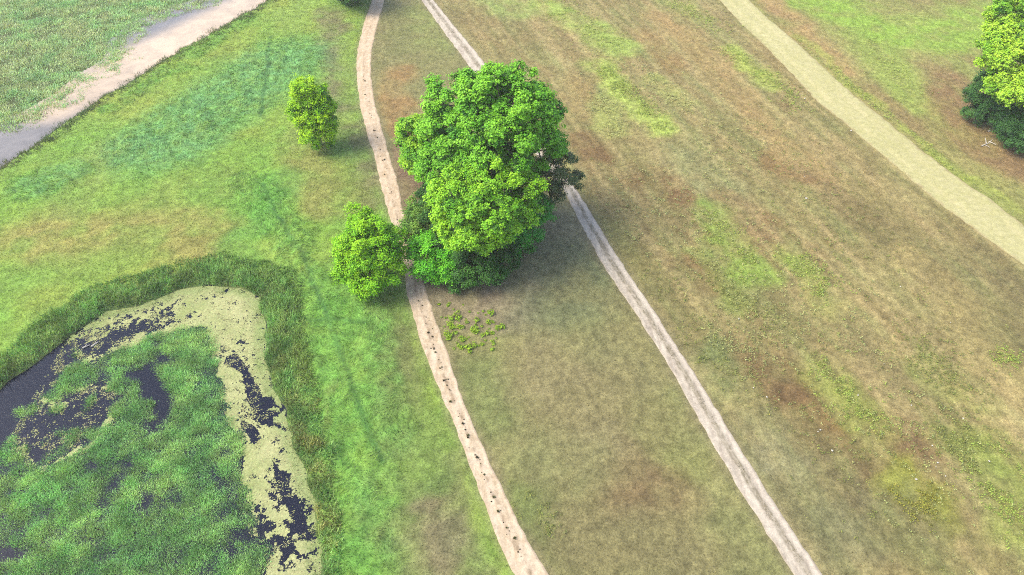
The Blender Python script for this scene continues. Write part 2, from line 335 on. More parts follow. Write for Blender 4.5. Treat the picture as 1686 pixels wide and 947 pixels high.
M_weed = mat_leaf('floating_weed', .0, .8)
M_water = mat_water('pond_water', None)
M_bark = mat_bark('bark', C(70,60,50), C(120,108,94))
M_pale = mat_bark('bleached_wood', C(190,180,166), C(225,218,206), 9)
M_stone = mat_bark('pale_stone', C(200,194,180), C(228,224,212), 12)

# ------------------------------------------------------------------ ground: one sheet to the horizon
def axis(lo, hi, step, far, n=26):
    core = np.arange(lo, hi + step, step); g = np.geomspace(step, far, n).cumsum(); g = g / g[-1] * far
    return np.concatenate([(lo - g)[::-1], core, hi + g])
xs = axis(-112, 112, .32, 3500); ys = axis(14, 142, .32, 3500)
X, Y = np.meshgrid(xs, ys); Z = terrain(X.ravel(), Y.ravel())
nx, ny = len(xs), len(ys)
idx = np.arange(nx * ny).reshape(ny, nx)
F = np.stack([idx[:-1, :-1], idx[:-1, 1:], idx[1:, 1:], idx[1:, :-1]], -1).reshape(-1, 4)
g = new_mesh('ground', np.stack([X.ravel(), Y.ravel(), Z], 1), F, M_ground, albedo(X.ravel(), Y.ravel()), True)
tag(g, kind='structure')
XA, YA, ZG = xs, ys, Z.reshape(ny, nx)
def gz(x, y):
    """height of the built ground sheet"""
    i = np.clip(np.searchsorted(XA, x) - 1, 0, nx - 2); j = np.clip(np.searchsorted(YA, y) - 1, 0, ny - 2)
    fx = (x - XA[i]) / (XA[i + 1] - XA[i]); fy = (y - YA[j]) / (YA[j + 1] - YA[j])
    return (ZG[j, i] * (1 - fx) + ZG[j, i + 1] * fx) * (1 - fy) + (ZG[j + 1, i] * (1 - fx) + ZG[j + 1, i + 1] * fx) * fy

# water sheets
def sheet(name, poly, grow, z, mat, colf, step=.6):
    lo = poly.min(0) - grow; hi = poly.max(0) + grow
    xs = np.arange(lo[0], hi[0], step); ys = np.arange(lo[1], hi[1], step); X, Y = np.meshgrid(xs, ys)
    idx = np.arange(X.size).reshape(X.shape)
    F = np.stack([idx[:-1, :-1], idx[:-1, 1:], idx[1:, 1:], idx[1:, :-1]], -1).reshape(-1, 4)
    keep = sdf(poly, X.ravel(), Y.ravel()) > -grow
    F = F[keep[F].all(1)]; used = np.unique(F); mp = np.zeros(X.size, int); mp[used] = np.arange(len(used))
    V = np.stack([X.ravel()[used], Y.ravel()[used], np.full(len(used), z)], 1)
    return new_mesh(name, V, mp[F], mat, colf(V[:, 0], V[:, 1]))
def pondcol(x, y):
    return C(5,10,34) * np.ones((len(x), 1)) * (.8 + .5 * fbm(x, y, 4, 3))[:, None]
def streamcol(x, y):
    s = contrast(fbm(x, y, 9, 300, 3), 2.6)[:, None]
    a = cap(x, y, [(90,165),(210,100),(300,60),(440,-10)], 5, .8)[:, None]  # warm band: reflected sky painted into the muddy stream colour, greyer outside it
    return (C(138,132,128) * (1 - a) + C(216,192,162) * a) * (.72 + .2 * s + .22 * contrast(fbm(x, y, 1.1, 303, 4, .7), 3)[:, None])
tag(sheet('pond_water', POND, 1.6, ZW, M_water, pondcol), kind='structure')
tag(sheet('stream_water', STREAM, 2.5, ZW, M_water, streamcol, .3), kind='structure')

# ------------------------------------------------------------------ tracks and path
def strip(name, eL, eR, mat, colf, y0=8, y1=175, ncross=26, lift=.03, jitter=.14, seed=0):
    ys = np.arange(y0, y1, .22); L = eL(ys) + (fbm(ys, ys * 0, .9, seed, 3) - .5) * 2 * jitter; R = eR(ys) + (fbm(ys, ys * 0, .9, seed + 9, 3) - .5) * 2 * jitter
    t = np.linspace(0, 1, ncross)[None]; X = L[:, None] * (1 - t) + R[:, None] * t; Y = ys[:, None] + X * 0
    T = t + X * 0
    rut = -np.exp(-((T - .25) / .1) ** 2) - np.exp(-((T - .75) / .1) ** 2)
    e = sstep(0, .08, np.minimum(T, 1 - T))
    Z = gz(X.ravel(), Y.ravel()).reshape(X.shape) + lift * e - .02 * (1 - e) + .018 * rut
    idx = np.arange(X.size).reshape(X.shape)
    F = np.stack([idx[:-1, :-1], idx[:-1, 1:], idx[1:, 1:], idx[1:, :-1]], -1).reshape(-1, 4)
    o = new_mesh(name, np.stack([X.ravel(), Y.ravel(), Z.ravel()], 1), F, mat, colf(X.ravel(), Y.ravel(), T.ravel()), True)
    return tag(o, kind='structure')
def mixc(a, b, m): return a * (1 - m[:, None]) + b * m[:, None]
def left_col(x, y, t):
    c = mixc(C(222,202,176) * np.ones((len(x), 1)), C(196,174,144), contrast(fbm(x * 3, y * .5, 1, 201)))
    mid = np.exp(-((t - .5) / .09) ** 2) * contrast(fbm(x, y, .5, 205), 3)
    c = mixc(c, C(132,112,88), mid * .75)
    far = sstep(60, 80, y); c = mixc(c, C(210,182,146), far * .4)
    c = mixc(c, C(178,160,128), (np.exp(-((t - .27) / .07) ** 2) + np.exp(-((t - .73) / .07) ** 2)) * .45 * contrast(fbm(x, y * .3, .6, 209), 2.5))
    c = mixc(c, C(236,220,196), contrast(fbm(x, y, .35, 210, 3, .8), 4) * .35)
    edge = 1 - sstep(0, .16, np.minimum(t, 1 - t) + (fbm(x, y, .5, 207) - .5) * .2)
    return mixc(c, C(160,144,118), edge * .4)
def right_col(x, y, t):
    c = mixc(C(206,196,178) * np.ones((len(x), 1)), C(176,164,148), contrast(fbm(x * 3, y * .4, 1, 211)))
    mid = (np.exp(-((t - .46) / .05) ** 2) + np.exp(-((t - .6) / .06) ** 2)) * (.25 + .75 * contrast(fbm(x, y, .5, 215), 3))
    c = mixc(c, C(112,104,76), np.clip(mid, 0, 1) * .85)
    c = mixc(c, C(150,140,118), np.exp(-((t - .53) / .1) ** 2) * .5)
    c = mixc(c, C(226,214,198), contrast(fbm(x, y, .35, 216, 3, .8), 4) * .3)
    c = mixc(c, C(214,202,186), np.exp(-((t - .84) / .08) ** 2) * .6)
    edge = 1 - sstep(0, .14, np.minimum(t, 1 - t) + (fbm(x, y, .5, 217) - .5) * .2)
    return mixc(c, C(160,146,124), edge * .4)
def path_col(x, y, t):
    c = mixc(C(200,194,146) * np.ones((len(x), 1)), C(188,184,132), contrast(fbm(x * .6, y * .2, 1, 221)) * .7)
    c = mixc(c, C(222,210,160), (np.exp(-((t - .3) / .08) ** 2) + np.exp(-((t - .7) / .08) ** 2)) * .55 * contrast(fbm(x, y * .3, 1.2, 224), 2))
    c = mixc(c, C(176,174,108), contrast(fbm(x, y, .5, 225, 4, .8), 3) * .4)
    edge = 1 - sstep(0, .1, np.minimum(t, 1 - t) + (fbm(x, y, .6, 227) - .5) * .12)
    return mixc(c, C(168,150,112), edge * .8)
strip('dirt_track', LT_L, LT_R, M_track, left_col, seed=1, jitter=.16)
strip('dirt_track', RT_L, RT_R, M_track, right_col, seed=31, jitter=.13)
strip('path', MP_L, MP_R, M_path, path_col, seed=61, jitter=.22, y0=20)

# ------------------------------------------------------------------ blades (grass, reeds, weeds)
def blades(name, P, length, width, col, lean=.5, flow=None, mat=None, zoff=-.03, seg=1):
    """one narrow triangle per point; P (n,3)"""
    n = len(P); a = rng.uniform(0, 2 * np.pi, n); ln = lean * rng.uniform(.3, 1.3, n)
    d = np.stack([np.cos(a) * ln, np.sin(a) * ln, np.ones(n)], 1)
    if flow is not None: d[:, :2] += flow
    d /= np.linalg.norm(d, axis=1)[:, None]; L = length * rng.uniform(.6, 1.25, n) if np.isscalar(length) else length * rng.uniform(.6, 1.25, n)
    b = rng.uniform(0, 2 * np.pi, n); W = width * rng.uniform(.7, 1.3, n)
    s = np.stack([np.cos(b), np.sin(b), np.zeros(n)], 1) * (W / 2)[:, None]
    P = P + np.array((0, 0, zoff))
    V = np.empty((n, 3, 3)); V[:, 0] = P - s; V[:, 1] = P + s; V[:, 2] = P + d * L[:, None]
    c = np.repeat(col[:, None], 3, 1); c[:, 2] *= 1.12
    return new_mesh(name, V.reshape(-1, 3), np.arange(3 * n).reshape(-1, 3), mat or M_grass, c.reshape(-1, 3))
def scatter(n, x0=-105, x1=105, y0=18, y1=138):
    """points spread evenly over what the photograph can see (a little beyond)"""
    y = y0 + (y1 - y0) * rng.random(n); half = 33 + y * .52; x = (rng.random(n) * 2 - 1) * half
    keep = rng.random(n) < half / (33 + y1 * .52)
    return x[keep], y[keep]
def visible_thin(x, y, near=35.):
    """fewer, larger tufts far away"""
    return rng.random(len(x)) < np.clip(near * 1.6 / np.maximum(y, near), .35, 1)
def jit(c, v=.18, h=.06):
    n = len(c); return np.clip(c * (1 + rng.normal(0, v, n))[:, None] * (1 + rng.normal(0, h, (n, 3))), .004, .8)
def flowdir(x, y, amp):
    a = fbm(x, y, 6, 400, 3) * 4 * np.pi; return np.stack([np.cos(a), np.sin(a)], 1) * amp
x, y = scatter(1500000); k = visible_thin(x, y); x, y = x[k], y[k]
xw, yw = warp(x, y, .7, 3, 5)
pond_d = sdf(POND, xw, yw); low = np.maximum(pond_d, np.maximum(sdf(STREAM, xw, yw), sdf(MARSH, xw, yw)))
td = track_dist(x, y); land = (low < -.25) & (td > .12 - .55 * contrast(fbm(x, y, .7, 905, 3), 3) * (rng.random(len(x)) < .5))
x, y, pond_d, td = x[land], y[land], pond_d[land], td[land]
left = x < LT_L(y)
col = albedo(x, y) * (.6 + .85 * contrast(fbm(x, y, .26, 901, 2, .85), 2.6))[:, None]; z = gz(x, y); P = np.stack([x, y, z], 1)
bank = left & (pond_d > (-3.4 - 2.4 * fbm(x, y, 3, 500)) * (.45 + .55 * sstep(28, 44, y))) & (rng.random(len(x)) < sstep(-6, -2.5, pond_d) + .25)
mead = left & ~bank
lush = lush_mask(x, y); tr = trail_mask(x, y)
s = mead & ((rng.random(len(x)) > tr * .97) & (rng.random(len(x)) < .45 + .5 * contrast(fbm(x, y, 1.3, 410), 2.4)))
Lm = .16 + .30 * lush + .08 * fbm(x, y, 3, 411); far = np.clip(y / 60, .8, 2)
o = blades('meadow_grass', P[s], Lm[s], .055 * far[s], jit(col[s] * (1.1 + .15 * lush[s])[:, None], .24), .6, flowdir(x[s], y[s], .5) * (1 + lush[s])[:, None])
tag(o, 'green and blue-green meadow grass covering the land left of the curving dirt track', 'grass', kind='stuff')
bare = cap(x, y, [(820,470),(880,420),(930,370)], 4.2, 1)
s = ~left & (rng.random(len(x)) < (.25 + .6 * contrast(fbm(x, y, 1.1, 420), 2.6)) * (1 - .8 * bare)) & (rng.random(len(x)) < .75)
o = blades('dry_grass', P[s], .16, .055 * far[s], jit(col[s] * 1.22, .3, .08), .9)
tag(o, 'short dry olive and tan grass covering the fields right of the curving dirt track', 'grass', kind='stuff')
# tall dark growth on the pond bank
s = bank; cb = mixc(C(110,154,84,.78) * np.ones((s.sum(), 1)), C(156,150,94,.8), contrast(fbm(x[s], y[s], 1.2, 430), 3) * (.25 + .55 * sstep(-26, -18, x[s])))
cb = cb * (.6 + .75 * contrast(fbm(x[s], y[s], .9, 433), 2.5))[:, None]
cb = mixc(cb, C(124,168,84,.5), sstep(2.2, 4.6, -pond_d[s]) * .7)
pb = P[s]; m2 = np.repeat(np.arange(len(pb)), 2); pb2 = pb[m2] + np.c_[rng.normal(0, .12, (len(m2), 2)), np.zeros(len(m2))]
o = blades('bank_grass', pb2, (.35 + .5 * contrast(fbm(pb2[:, 0], pb2[:, 1], 1.4, 431), 2.4)), .085, jit(cb[m2], .22), .8)
tag(o, 'tall dark green grass and sedge standing round the edge of the pond', 'grass', kind='stuff')
# low grass on the crown of the straight track
yy = rng.uniform(18, 150, 9000); tt = rng.choice([.46, .53, .6], 9000) + rng.normal(0, .035, 9000); xx = RT_L(yy) * (1 - tt) + RT_R(yy) * tt
k = fbm(xx, yy, .9, 460, 3) > .48; P2 = np.c_[xx, yy, gz(xx, yy) + .03][k]
o = blades('track_grass', P2, .11, .05, jit(C(128,122,80) * np.ones((len(P2), 1)), .3), .8)
tag(o, 'thin line of low dry grass along the crown of the straight dirt track', 'grass', kind='stuff')
# weeds in the fields: leafy rosettes, pale lime
def rosettes(name, pts_xy, size, colr, per=7, lift=.05):
    n = len(pts_xy); m = np.repeat(np.arange(n), per); a = rng.uniform(0, 2 * np.pi, len(m)); sz = (size * rng.uniform(.6, 1.4, n))[m]
    c = np.c_[pts_xy, gz(pts_xy[:, 0], pts_xy[:, 1])][m]
    r = sz * rng.uniform(.1, 1, len(m)); c = c + np.stack([np.cos(a) * r, np.sin(a) * r, lift + sz * rng.uniform(.1, .8, len(m))], 1)
    nrm = np.stack([np.cos(a) * .5, np.sin(a) * .5, np.ones(len(m))], 1) + rng.normal(0, .35, (len(m), 3)); nrm /= np.linalg.norm(nrm, axis=1)[:, None]
    return leafquads(name, c, nrm, sz * .42, jit(colr[m], .14))
def leaf_arrays(c, nrm, size):
    n = len(c); t = np.cross(nrm, rng.normal(size=(n, 3))); t /= np.linalg.norm(t, axis=1)[:, None] + 1e-9; b = np.cross(nrm, t)
    s = (size * rng.uniform(.7, 1.3, n))[:, None]
    V = np.empty((n, 4, 3)); V[:, 0] = c - t * s * .55; V[:, 1] = c + b * s * .36 + nrm * s * .08; V[:, 2] = c + t * s * .55; V[:, 3] = c - b * s * .36 + nrm * s * .08
    return V
def leafquads(name, c, nrm, size, col, mat=None, parent=None):
    V = leaf_arrays(c, nrm, np.broadcast_to(size, (len(c),)))
    return new_mesh(name, V.reshape(-1, 3), np.arange(4 * len(c)).reshape(-1, 4), mat or M_grass, np.repeat(col, 4, 0), False, parent)
wp = []; wc = []
def weed_patch(pts, r, n, c):
    p = [G(a, b)[:2] for a, b in pts]
    if len(p) == 1: p = [p[0], p[0] + .1]
    p = np.array(p); i = rng.integers(0, len(p) - 1, n); t = rng.random(n)[:, None]
    q = p[i] * (1 - t) + p[i + 1] * t + rng.normal(0, r * .6, (n, 2))
    k = (fbm(q[:, 0], q[:, 1], 1.6, 450) > .42) & (track_dist(q[:, 0], q[:, 1]) > .1) ; q = q[k]
    wp.append(q); wc.append(np.ones((len(q), 1)) * c * rng.uniform(.8, 1.15, (len(q), 1)))
LIME, PALE, OLIVE = C(168,188,88), C(184,190,122), C(150,158,84)
for a in [([(985,105),(1030,150),(1090,210)], 2.0, 900, LIME), ([(900,10),(960,40),(1020,78)], 3.0, 700, LIME), ([(1195,80),(1240,110),(1275,135),(1320,180)], 2.0, 600, LIME), ([(990,165),(1015,215)], 2.0, 350, PALE),
          ([(1050,110),(1090,140),(1130,175)], 1.8, 350, PALE), ([(1170,350),(1200,400),(1240,450)], 2.3, 500, LIME), ([(1300,420),(1340,450),(1380,505)], 2.0, 350, LIME), ([(1010,370),(1060,405),(1100,430)], 1.2, 110, PALE),
          ([(1150,420),(1210,500),(1280,540)], 2.5, 350, OLIVE), ([(1360,600),(1400,660),(1450,700)], 2.2, 400, LIME), ([(1480,790),(1530,840)], 1.6, 350, C(160,160,70)), ([(1500,560),(1600,660)], 3, 450, OLIVE),
          ([(1640,760),(1680,860)], 2.6, 500, LIME), ([(1560,700),(1640,800)], 3, 400, OLIVE), ([(1290,50),(1400,140),(1520,240),(1660,360)], 1.0, 600, LIME), ([(1430,70),(1500,150)], 3, 300, LIME),
          ([(940,240),(930,250)], 1.2, 60, PALE), ([(1180,540),(1240,600)], 2, 120, PALE), ([(1110,0),(1190,50)], 2.4, 350, LIME), ([(1640,590),(1686,600)], 1.4, 150, LIME), ([(860,820),(900,900)], 1.4, 200, OLIVE),
          ([(1240,20),(1310,100)], .8, 200, LIME), ([(1100,450),(1160,560),(1250,640)], 3, 300, OLIVE), ([(1300,560),(1500,800)], 6, 500, OLIVE), ([(1200,200),(1500,480)], 8, 700, OLIVE), ([(1000,300),(1300,480)], 8, 900, PALE), ([(950,60),(1250,300)], 7, 900, PALE), ([(1250,450),(1640,880)], 8, 900, PALE)]:
    weed_patch(*a)
WP = np.concatenate(wp); WC = np.concatenate(wc)
tag(rosettes('field_weeds', WP, .23, WC * 1.2, 10), 'pale lime leafy weeds growing in streaks over the dry field', 'weeds', kind='stuff')

# reeds: clumps of blades leaning out from a common root
def clumps(name, xy, per, L, W, colr, spread=.22, lean=.55, z=None):
    n = len(xy); m = np.repeat(np.arange(n), per); sp = np.broadcast_to(spread, (n,))[m][:, None]
    q = xy[m] + rng.normal(0, 1, (len(m), 2)) * sp
    zz = np.maximum(gz(q[:, 0], q[:, 1]), ZW - .1) if z is None else np.full(len(m), z)
    fl = (q - xy[m]) / (sp * 1.2) * .45
    return blades(name, np.c_[q, zz], L[m], W, jit(colr[m], .2), lean, fl)
# pond marsh plants
n = 34000; lo = ISLE.min(0); hi = ISLE.max(0); lo = np.maximum(lo, (-60, 16))
q = rng.random((n, 2)) * (hi - lo) + lo; qx, qy = warp(q[:, 0], q[:, 1], .8, 1.6, 601)
d = sdf(ISLE, qx, qy)
for hpoly in HOLES: d = np.minimum(d, -sdf(hpoly, qx, qy) + .25)
gap = fbm(q[:, 0], q[:, 1], 1.5, 610, 3); q_keep = (d > 0) & ((gap > .2 + .06 * (rng.random(n))) & (fbm(q[:, 0], q[:, 1], .75, 611, 2) > .2 + .1 * rng.random(n)))
# thin scattered clumps in the open water
op = (sdf(POND, qx, qy) > .6) & (sdf(DARKW[5], qx, qy) > -.5) & (fbm(q[:, 0], q[:, 1], 1.3, 615, 3) > .63)
q_keep |= op; q = q[q_keep]; gap = gap[q_keep]
cc = mixc(C(126,176,106,.9) * np.ones((len(q), 1)), C(164,196,122,.9), contrast(fbm(q[:, 0], q[:, 1], 1.2, 620), 3) * .8); cc = mixc(cc, C(100,150,96,.8), contrast(fbm(q[:, 0], q[:, 1], 4, 625), 2.5) * .5)
o = clumps('marsh_reeds', q, 34, .24 + .2 * contrast(gap, 2), .075, cc * (.65 + .6 * contrast(fbm(q[:, 0], q[:, 1], .8, 612), 2.5))[:, None], .19, 1.0)
tag(o, 'dense blue-green reeds filling the middle of the pond', 'reeds', kind='stuff')
# upper marsh beyond the stream
n = 70000; q = np.c_[rng.uniform(-125, -20, n), rng.uniform(70, 150, n)]
vis = np.abs(q[:, 0]) < q[:, 1] * .52 + 35; q = q[vis]
qx, qy = warp(q[:, 0], q[:, 1], 1.5, 2.5, 640)
dm = sdf(MARSH, qx, qy); ds = sdf(STREAM, qx, qy); gap = fbm(q[:, 0], q[:, 1], 2.2, 645, 4)
edge = (ds > 0) & (dm > -2.4) & (fbm(q[:, 0], q[:, 1], .9, 648, 4, .7) > .5)
k = ((dm > 0) & (gap > .27)) | edge; q = q[k]; gap = gap[k]
cc = mixc(C(136,176,120,.85) * np.ones((len(q), 1)), C(160,186,134,.85), contrast(fbm(q[:, 0], q[:, 1], 3, 650), 3) * .7); cc = mixc(cc, C(190,178,142,.85), contrast(fbm(q[:, 0], q[:, 1], 2.2, 655), 4) * .35)
o = clumps('stream_marsh', q, 9, .25 + .35 * contrast(gap, 2), .15, cc * (.8 + .35 * contrast(fbm(q[:, 0], q[:, 1], 1.2, 613), 2.5))[:, None], .3, 1.0)
tag(o, 'grey-green marsh plants spread beyond the stream in the far left corner', 'reeds', kind='stuff')
# rough fringe on the near bank of the stream
n = 60000; q = np.c_[rng.uniform(-110, 0, n), rng.uniform(60, 150, n)]; qx, qy = warp(q[:, 0], q[:, 1], .8, 2, 660)
ds = sdf(STREAM, qx, qy); dm = sdf(MARSH, qx, qy); k = (ds < .9) & (ds > -2.2) & (dm < -2) & (fbm(q[:, 0], q[:, 1], 1.1, 662, 4, .7) - .12 * sstep(-.2, .9, ds) > .40); q = q[k]
cc = mixc(C(110,140,88) * np.ones((len(q), 1)), C(140,134,100), contrast(fbm(q[:, 0], q[:, 1], 2, 663), 3) * .6)
o = clumps('stream_bank_grass', q, 8, .3 + .3 * rng.random(len(q)), .1, cc, .2, .6)
tag(o, 'rough grass fringe along the near bank of the pale stream', 'grass', kind='stuff')

# duckweed mats
step = .085; lo = np.maximum(POND.min(0), (-46, 17)); hi = POND.max(0)
gx = np.arange(lo[0], hi[0], step); gy = np.arange(lo[1], hi[1], step); DX, DY = np.meshgrid(gx, gy)
cx, cy = (DX[:-1, :-1] + step / 2).ravel(), (DY[:-1, :-1] + step / 2).ravel()
px_, py_ = warp(cx, cy, .45, 1.0, 701)
dark = np.full(cx.shape, -9.)
for dp in DARKW: dark = np.maximum(dark, sdf(dp, *warp(cx, cy, .22, .8, 704)))
isl = sdf(ISLE, px_, py_)
f1 = fbm(cx, cy, .9, 710, 5, .78); f2 = fbm(cx, cy, 4, 715, 3)
thr = .36 + .10 * (f2 - .5) + np.where(dark > .0, .30, 0) + .12 * sstep(-1.2, -.1, dark) + .5 * sstep(.0, .6, isl) \
      + .2 * sstep(-24, -30, cx) * 0
far_l = sdf(DARKW[5], px_, py_); thr += np.where(far_l > -.3, .04, 0)
west = cap(cx, cy, [(0,625),(90,570),(150,535),(200,530),(260,522)], 1.6, .8); thr += .16 * west
keep = (sdf(POND, px_, py_) > -.4) & (f1 > thr)
idx = np.arange(DX.size).reshape(DX.shape)
F = np.stack([idx[:-1, :-1], idx[:-1, 1:], idx[1:, 1:], idx[1:, :-1]], -1).reshape(-1, 4)[keep]
used = np.unique(F); mp = np.zeros(DX.size, int); mp[used] = np.arange(len(used))
V = np.stack([DX.ravel()[used], DY.ravel()[used], np.full(len(used), ZW + .012)], 1); V[:, :2] += rng.normal(0, step * .28, (len(used), 2)); V[:, 2] += rng.normal(0, .003, len(used))
dc = mixc(C(184,190,128) * np.ones((len(V), 1)), C(160,172,106), contrast(fbm(V[:, 0], V[:, 1], 1.1, 720), 2.5)); dc = mixc(dc, C(198,194,146), contrast(fbm(V[:, 0], V[:, 1], 5, 722), 2.5) * .5)
nearbank = sstep(1.6, .2, sdf(POND, V[:, 0], V[:, 1])); dc = mixc(dc, C(136,160,92), nearbank * .6)
F = mp[F]; dc = jit(dc, .16, .03) * .92
# loose flecks thinning out over the open water
n = 150000; q = rng.random((n, 2)) * (hi - lo) + lo; k = (sdf(POND, q[:, 0], q[:, 1]) > 0) & (sdf(ISLE, q[:, 0], q[:, 1]) < .6) & (fbm(q[:, 0], q[:, 1], .8, 740, 4, .8) - .08 * (q[:, 0] > -24) + .05 * rng.normal(size=n) > .555); q = q[k]; n = len(q)
a = rng.uniform(0, 6.28, n); rr = rng.uniform(.02, .075, n)
Q = np.stack([np.c_[q[:, 0] + np.cos(a + j * 1.57) * rr, q[:, 1] + np.sin(a + j * 1.57) * rr * .7, np.full(n, ZW + .018)] for j in range(4)], 1).reshape(-1, 3)
F = np.concatenate([F, np.arange(4 * n).reshape(-1, 4) + len(V)]); V = np.concatenate([V, Q]); dc = np.concatenate([dc, np.repeat(jit(C(176,180,124) * np.ones((n, 1)), .2), 4, 0)])
o = new_mesh('duckweed', V, F, M_weed, dc); tag(o, 'pale yellow-green duckweed mat floating on the pond channel', 'duckweed', kind='stuff')
# green shoots coming up through the mat near the bank
q = rng.random((9000, 2)) * (hi - lo) + lo; dd = sdf(POND, *warp(q[:, 0], q[:, 1], .5, 1.2, 730)); k = (dd > 0) & (dd < .9) & (fbm(q[:, 0], q[:, 1], 1.4, 731) > .48); q = q[k]
o = clumps('pond_edge_sedge', q, 10, .22 + .25 * rng.random(len(q)), .05, C(124,156,84) * np.ones((len(q), 1)), .14, .5)
tag(o, 'thin pale green sedge rising through the duckweed along the pond edge', 'sedge', kind='stuff')

# ------------------------------------------------------------------ trees
def tubes(name, segs, mat, parent, sides=8):
    """segs: list of (points (k,3), radii (k))"""
    VV = []; FF = []; off = 0
    for pts, rad in segs:
        pts = np.asarray(pts, float); k = len(pts); tan = np.gradient(pts, axis=0); tan /= np.linalg.norm(tan, axis=1)[:, None] + 1e-9
        ref = np.array((1, 0, 0)) if abs(tan[0, 0]) < .8 else np.array((0, 1, 0)); u = np.cross(tan, ref); u /= np.linalg.norm(u, axis=1)[:, None]; v = np.cross(tan, u)
        a = np.linspace(0, 2 * np.pi, sides, endpoint=False)
        ring = pts[:, None] + (u[:, None] * np.cos(a)[None, :, None] + v[:, None] * np.sin(a)[None, :, None]) * np.asarray(rad)[:, None, None]
        VV.append(ring.reshape(-1, 3)); i = np.arange(k * sides).reshape(k, sides) + off; j = np.roll(i, -1, 1)
        FF.append(np.stack([i[:-1], j[:-1], j[1:], i[1:]], -1).reshape(-1, 4)); off += k * sides
    return new_mesh(name, np.concatenate(VV), np.concatenate(FF), mat, None, True, parent)
def bend(a, b, k=7, wob=.06, sag=0.):
    a = np.asarray(a, float); b = np.asarray(b, float); t = np.linspace(0, 1, k)[:, None]; L = np.linalg.norm(b - a)
    o = rng.normal(0, wob * L, (k, 3)) * np.sin(np.pi * t); o = np.cumsum(o, 0) * .35 * np.sin(np.pi * t)
    return a * (1 - t) + b * t + o + np.array((0, 0, 1)) * sag * L * np.sin(np.pi * t)
def unit(v): return v / (np.linalg.norm(v, axis=-1, keepdims=True) + 1e-9)
def tree(name, label, cat, base, lobes, leaf=.26, cols=None, billow=.34, density=1.0, trunk_r=.35, group=None, tuft=.36, lowcut=-.35, lean=0, open_=0., leafn=20, bark=None, fine=1.0):
    """lobes: (x,y,z,rx,rz) world; crown leaves hang on billows of the lobes. base world xyz"""
    base = np.asarray(base, float); root = empty(name, base); tag(root, label, cat, group)
    cs, ns, cl = [], [], []; bil = []
    cA, cB, cD = cols
    segs_t, segs_l = [], []
    top = np.array([(l[0], l[1], l[2]) for l in lobes]); wgt = np.array([l[3] ** 2 for l in lobes]); ctr = (top * wgt[:, None]).sum(0) / wgt.sum()
    fork = base + (ctr - base) * .45; fork[2] = base[2] + (ctr[2] - base[2]) * .5
    loc = lambda p: np.asarray(p) - base
    segs_t.append((loc(bend(base - (0, 0, .3), fork, 8, .03)), np.linspace(trunk_r * 1.25, trunk_r * .7, 8)))
    for (lx, ly, lz, rx, rz) in lobes:
        c = np.array((lx, ly, lz)); R = np.array((rx, rx, rz))
        segs_l.append((loc(bend(fork, c, 8, .05, .05)), np.linspace(trunk_r * .55, trunk_r * .16, 8)))
        nb = max(5, int(30 * (1.0 if rx > 2 else .8) * (.34 / billow) ** 1.6 ))
        i = np.arange(nb) + .5; ph = np.arccos(1 - 2 * i / nb); th = np.pi * (1 + 5 ** .5) * i + rng.uniform(0, 6)
        D = np.stack([np.cos(th) * np.sin(ph), np.sin(th) * np.sin(ph), np.cos(ph)], 1) + rng.normal(0, .16, (nb, 3)); D = unit(D); D = D[D[:, 2] > lowcut]
        D = D[rng.random(len(D)) > open_]
        tone = rng.normal(0, 1.5)
        for dvec in D:
            br = billow * (rx * rx * rz) ** (1 / 3) * rng.uniform(.7, 1.3); bc = c + dvec * R * rng.uniform(.58, 1.04)
            bc[2] = max(bc[2], base[2] + br * .4)
            if rng.random() < .5: segs_l.append((loc(bend(c - (0, 0, rz * .25), bc, 5, .06)), np.linspace(trunk_r * .16, .03, 5)))
            nt_ = int(density * 4.2 * (br / tuft) ** 2) + 4
            e = unit(rng.normal(0, 1, (nt_, 3)) + dvec * .75); tc = bc + e * br * np.array((1, 1, .85)) * (rng.uniform(.4, 1.08, (nt_, 1)) + (rng.random((nt_, 1)) < .07) * rng.uniform(.1, .5, (nt_, 1)))
            tt = tone * .25 + rng.normal(0, .7)
            m = np.repeat(np.arange(nt_), leafn); lc = tc[m] + rng.normal(0, tuft * .46, (len(m), 3)) * np.array((1, 1, .7))
            nn = unit(e[m] * .7 + np.array((0, 0, .75)) + rng.normal(0, .40, (len(m), 3)))
            q = np.clip(.5 + .25 * (tt + rng.normal(0, .6, nt_)[m] + rng.normal(0, .35, len(m))), 0, 1)[:, None]
            q2 = np.clip((rng.normal(0, .5, nt_) - .35 - tt * .4), 0, 1)[m][:, None]
            cc = cA * (1 - q) + cB * q; cc = cc * (1 - q2) + cD * q2
            cs.append(lc); ns.append(nn); cl.append(jit(cc, .10, .04))
    cs = np.concatenate(cs); ns = np.concatenate(ns); cl = np.concatenate(cl)
    k = cs[:, 2] > base[2] + .08; cs, ns, cl = cs[k], ns[k], cl[k]
    tubes('trunk', segs_t, bark or M_bark, root); tubes('limbs', segs_l, bark or M_bark, root, 6)
    leafquads('crown', cs - base, ns, leaf * .84, cl, M_leaf, root)
    return root
def lob(px, py, z, r, rz=None):
    p = G(px, py, z); return (p[0], p[1], z, r * .92, (rz or r * .85) * .92)
def base_at(px, py):
    p = G(px, py); return (p[0], p[1], float(gz(p[0], p[1])))
GREEN = (C(86,162,34,.6), C(144,206,52,.66), C(42,104,28,.42))
YEL = (C(108,172,14,.72), C(166,206,24,.76), C(60,118,12,.5))
MIDG = (C(100,172,36,.66), C(160,204,50,.7), C(58,124,30,.5))
DARK = (C(46,100,36,.5), C(84,138,50,.55), C(28,68,26,.45))
OLV = (C(82,104,60,.6), C(124,140,84,.6), C(48,66,40,.5))
JUN = (C(52,100,50,.6), C(86,134,58,.62), C(32,66,38,.5))
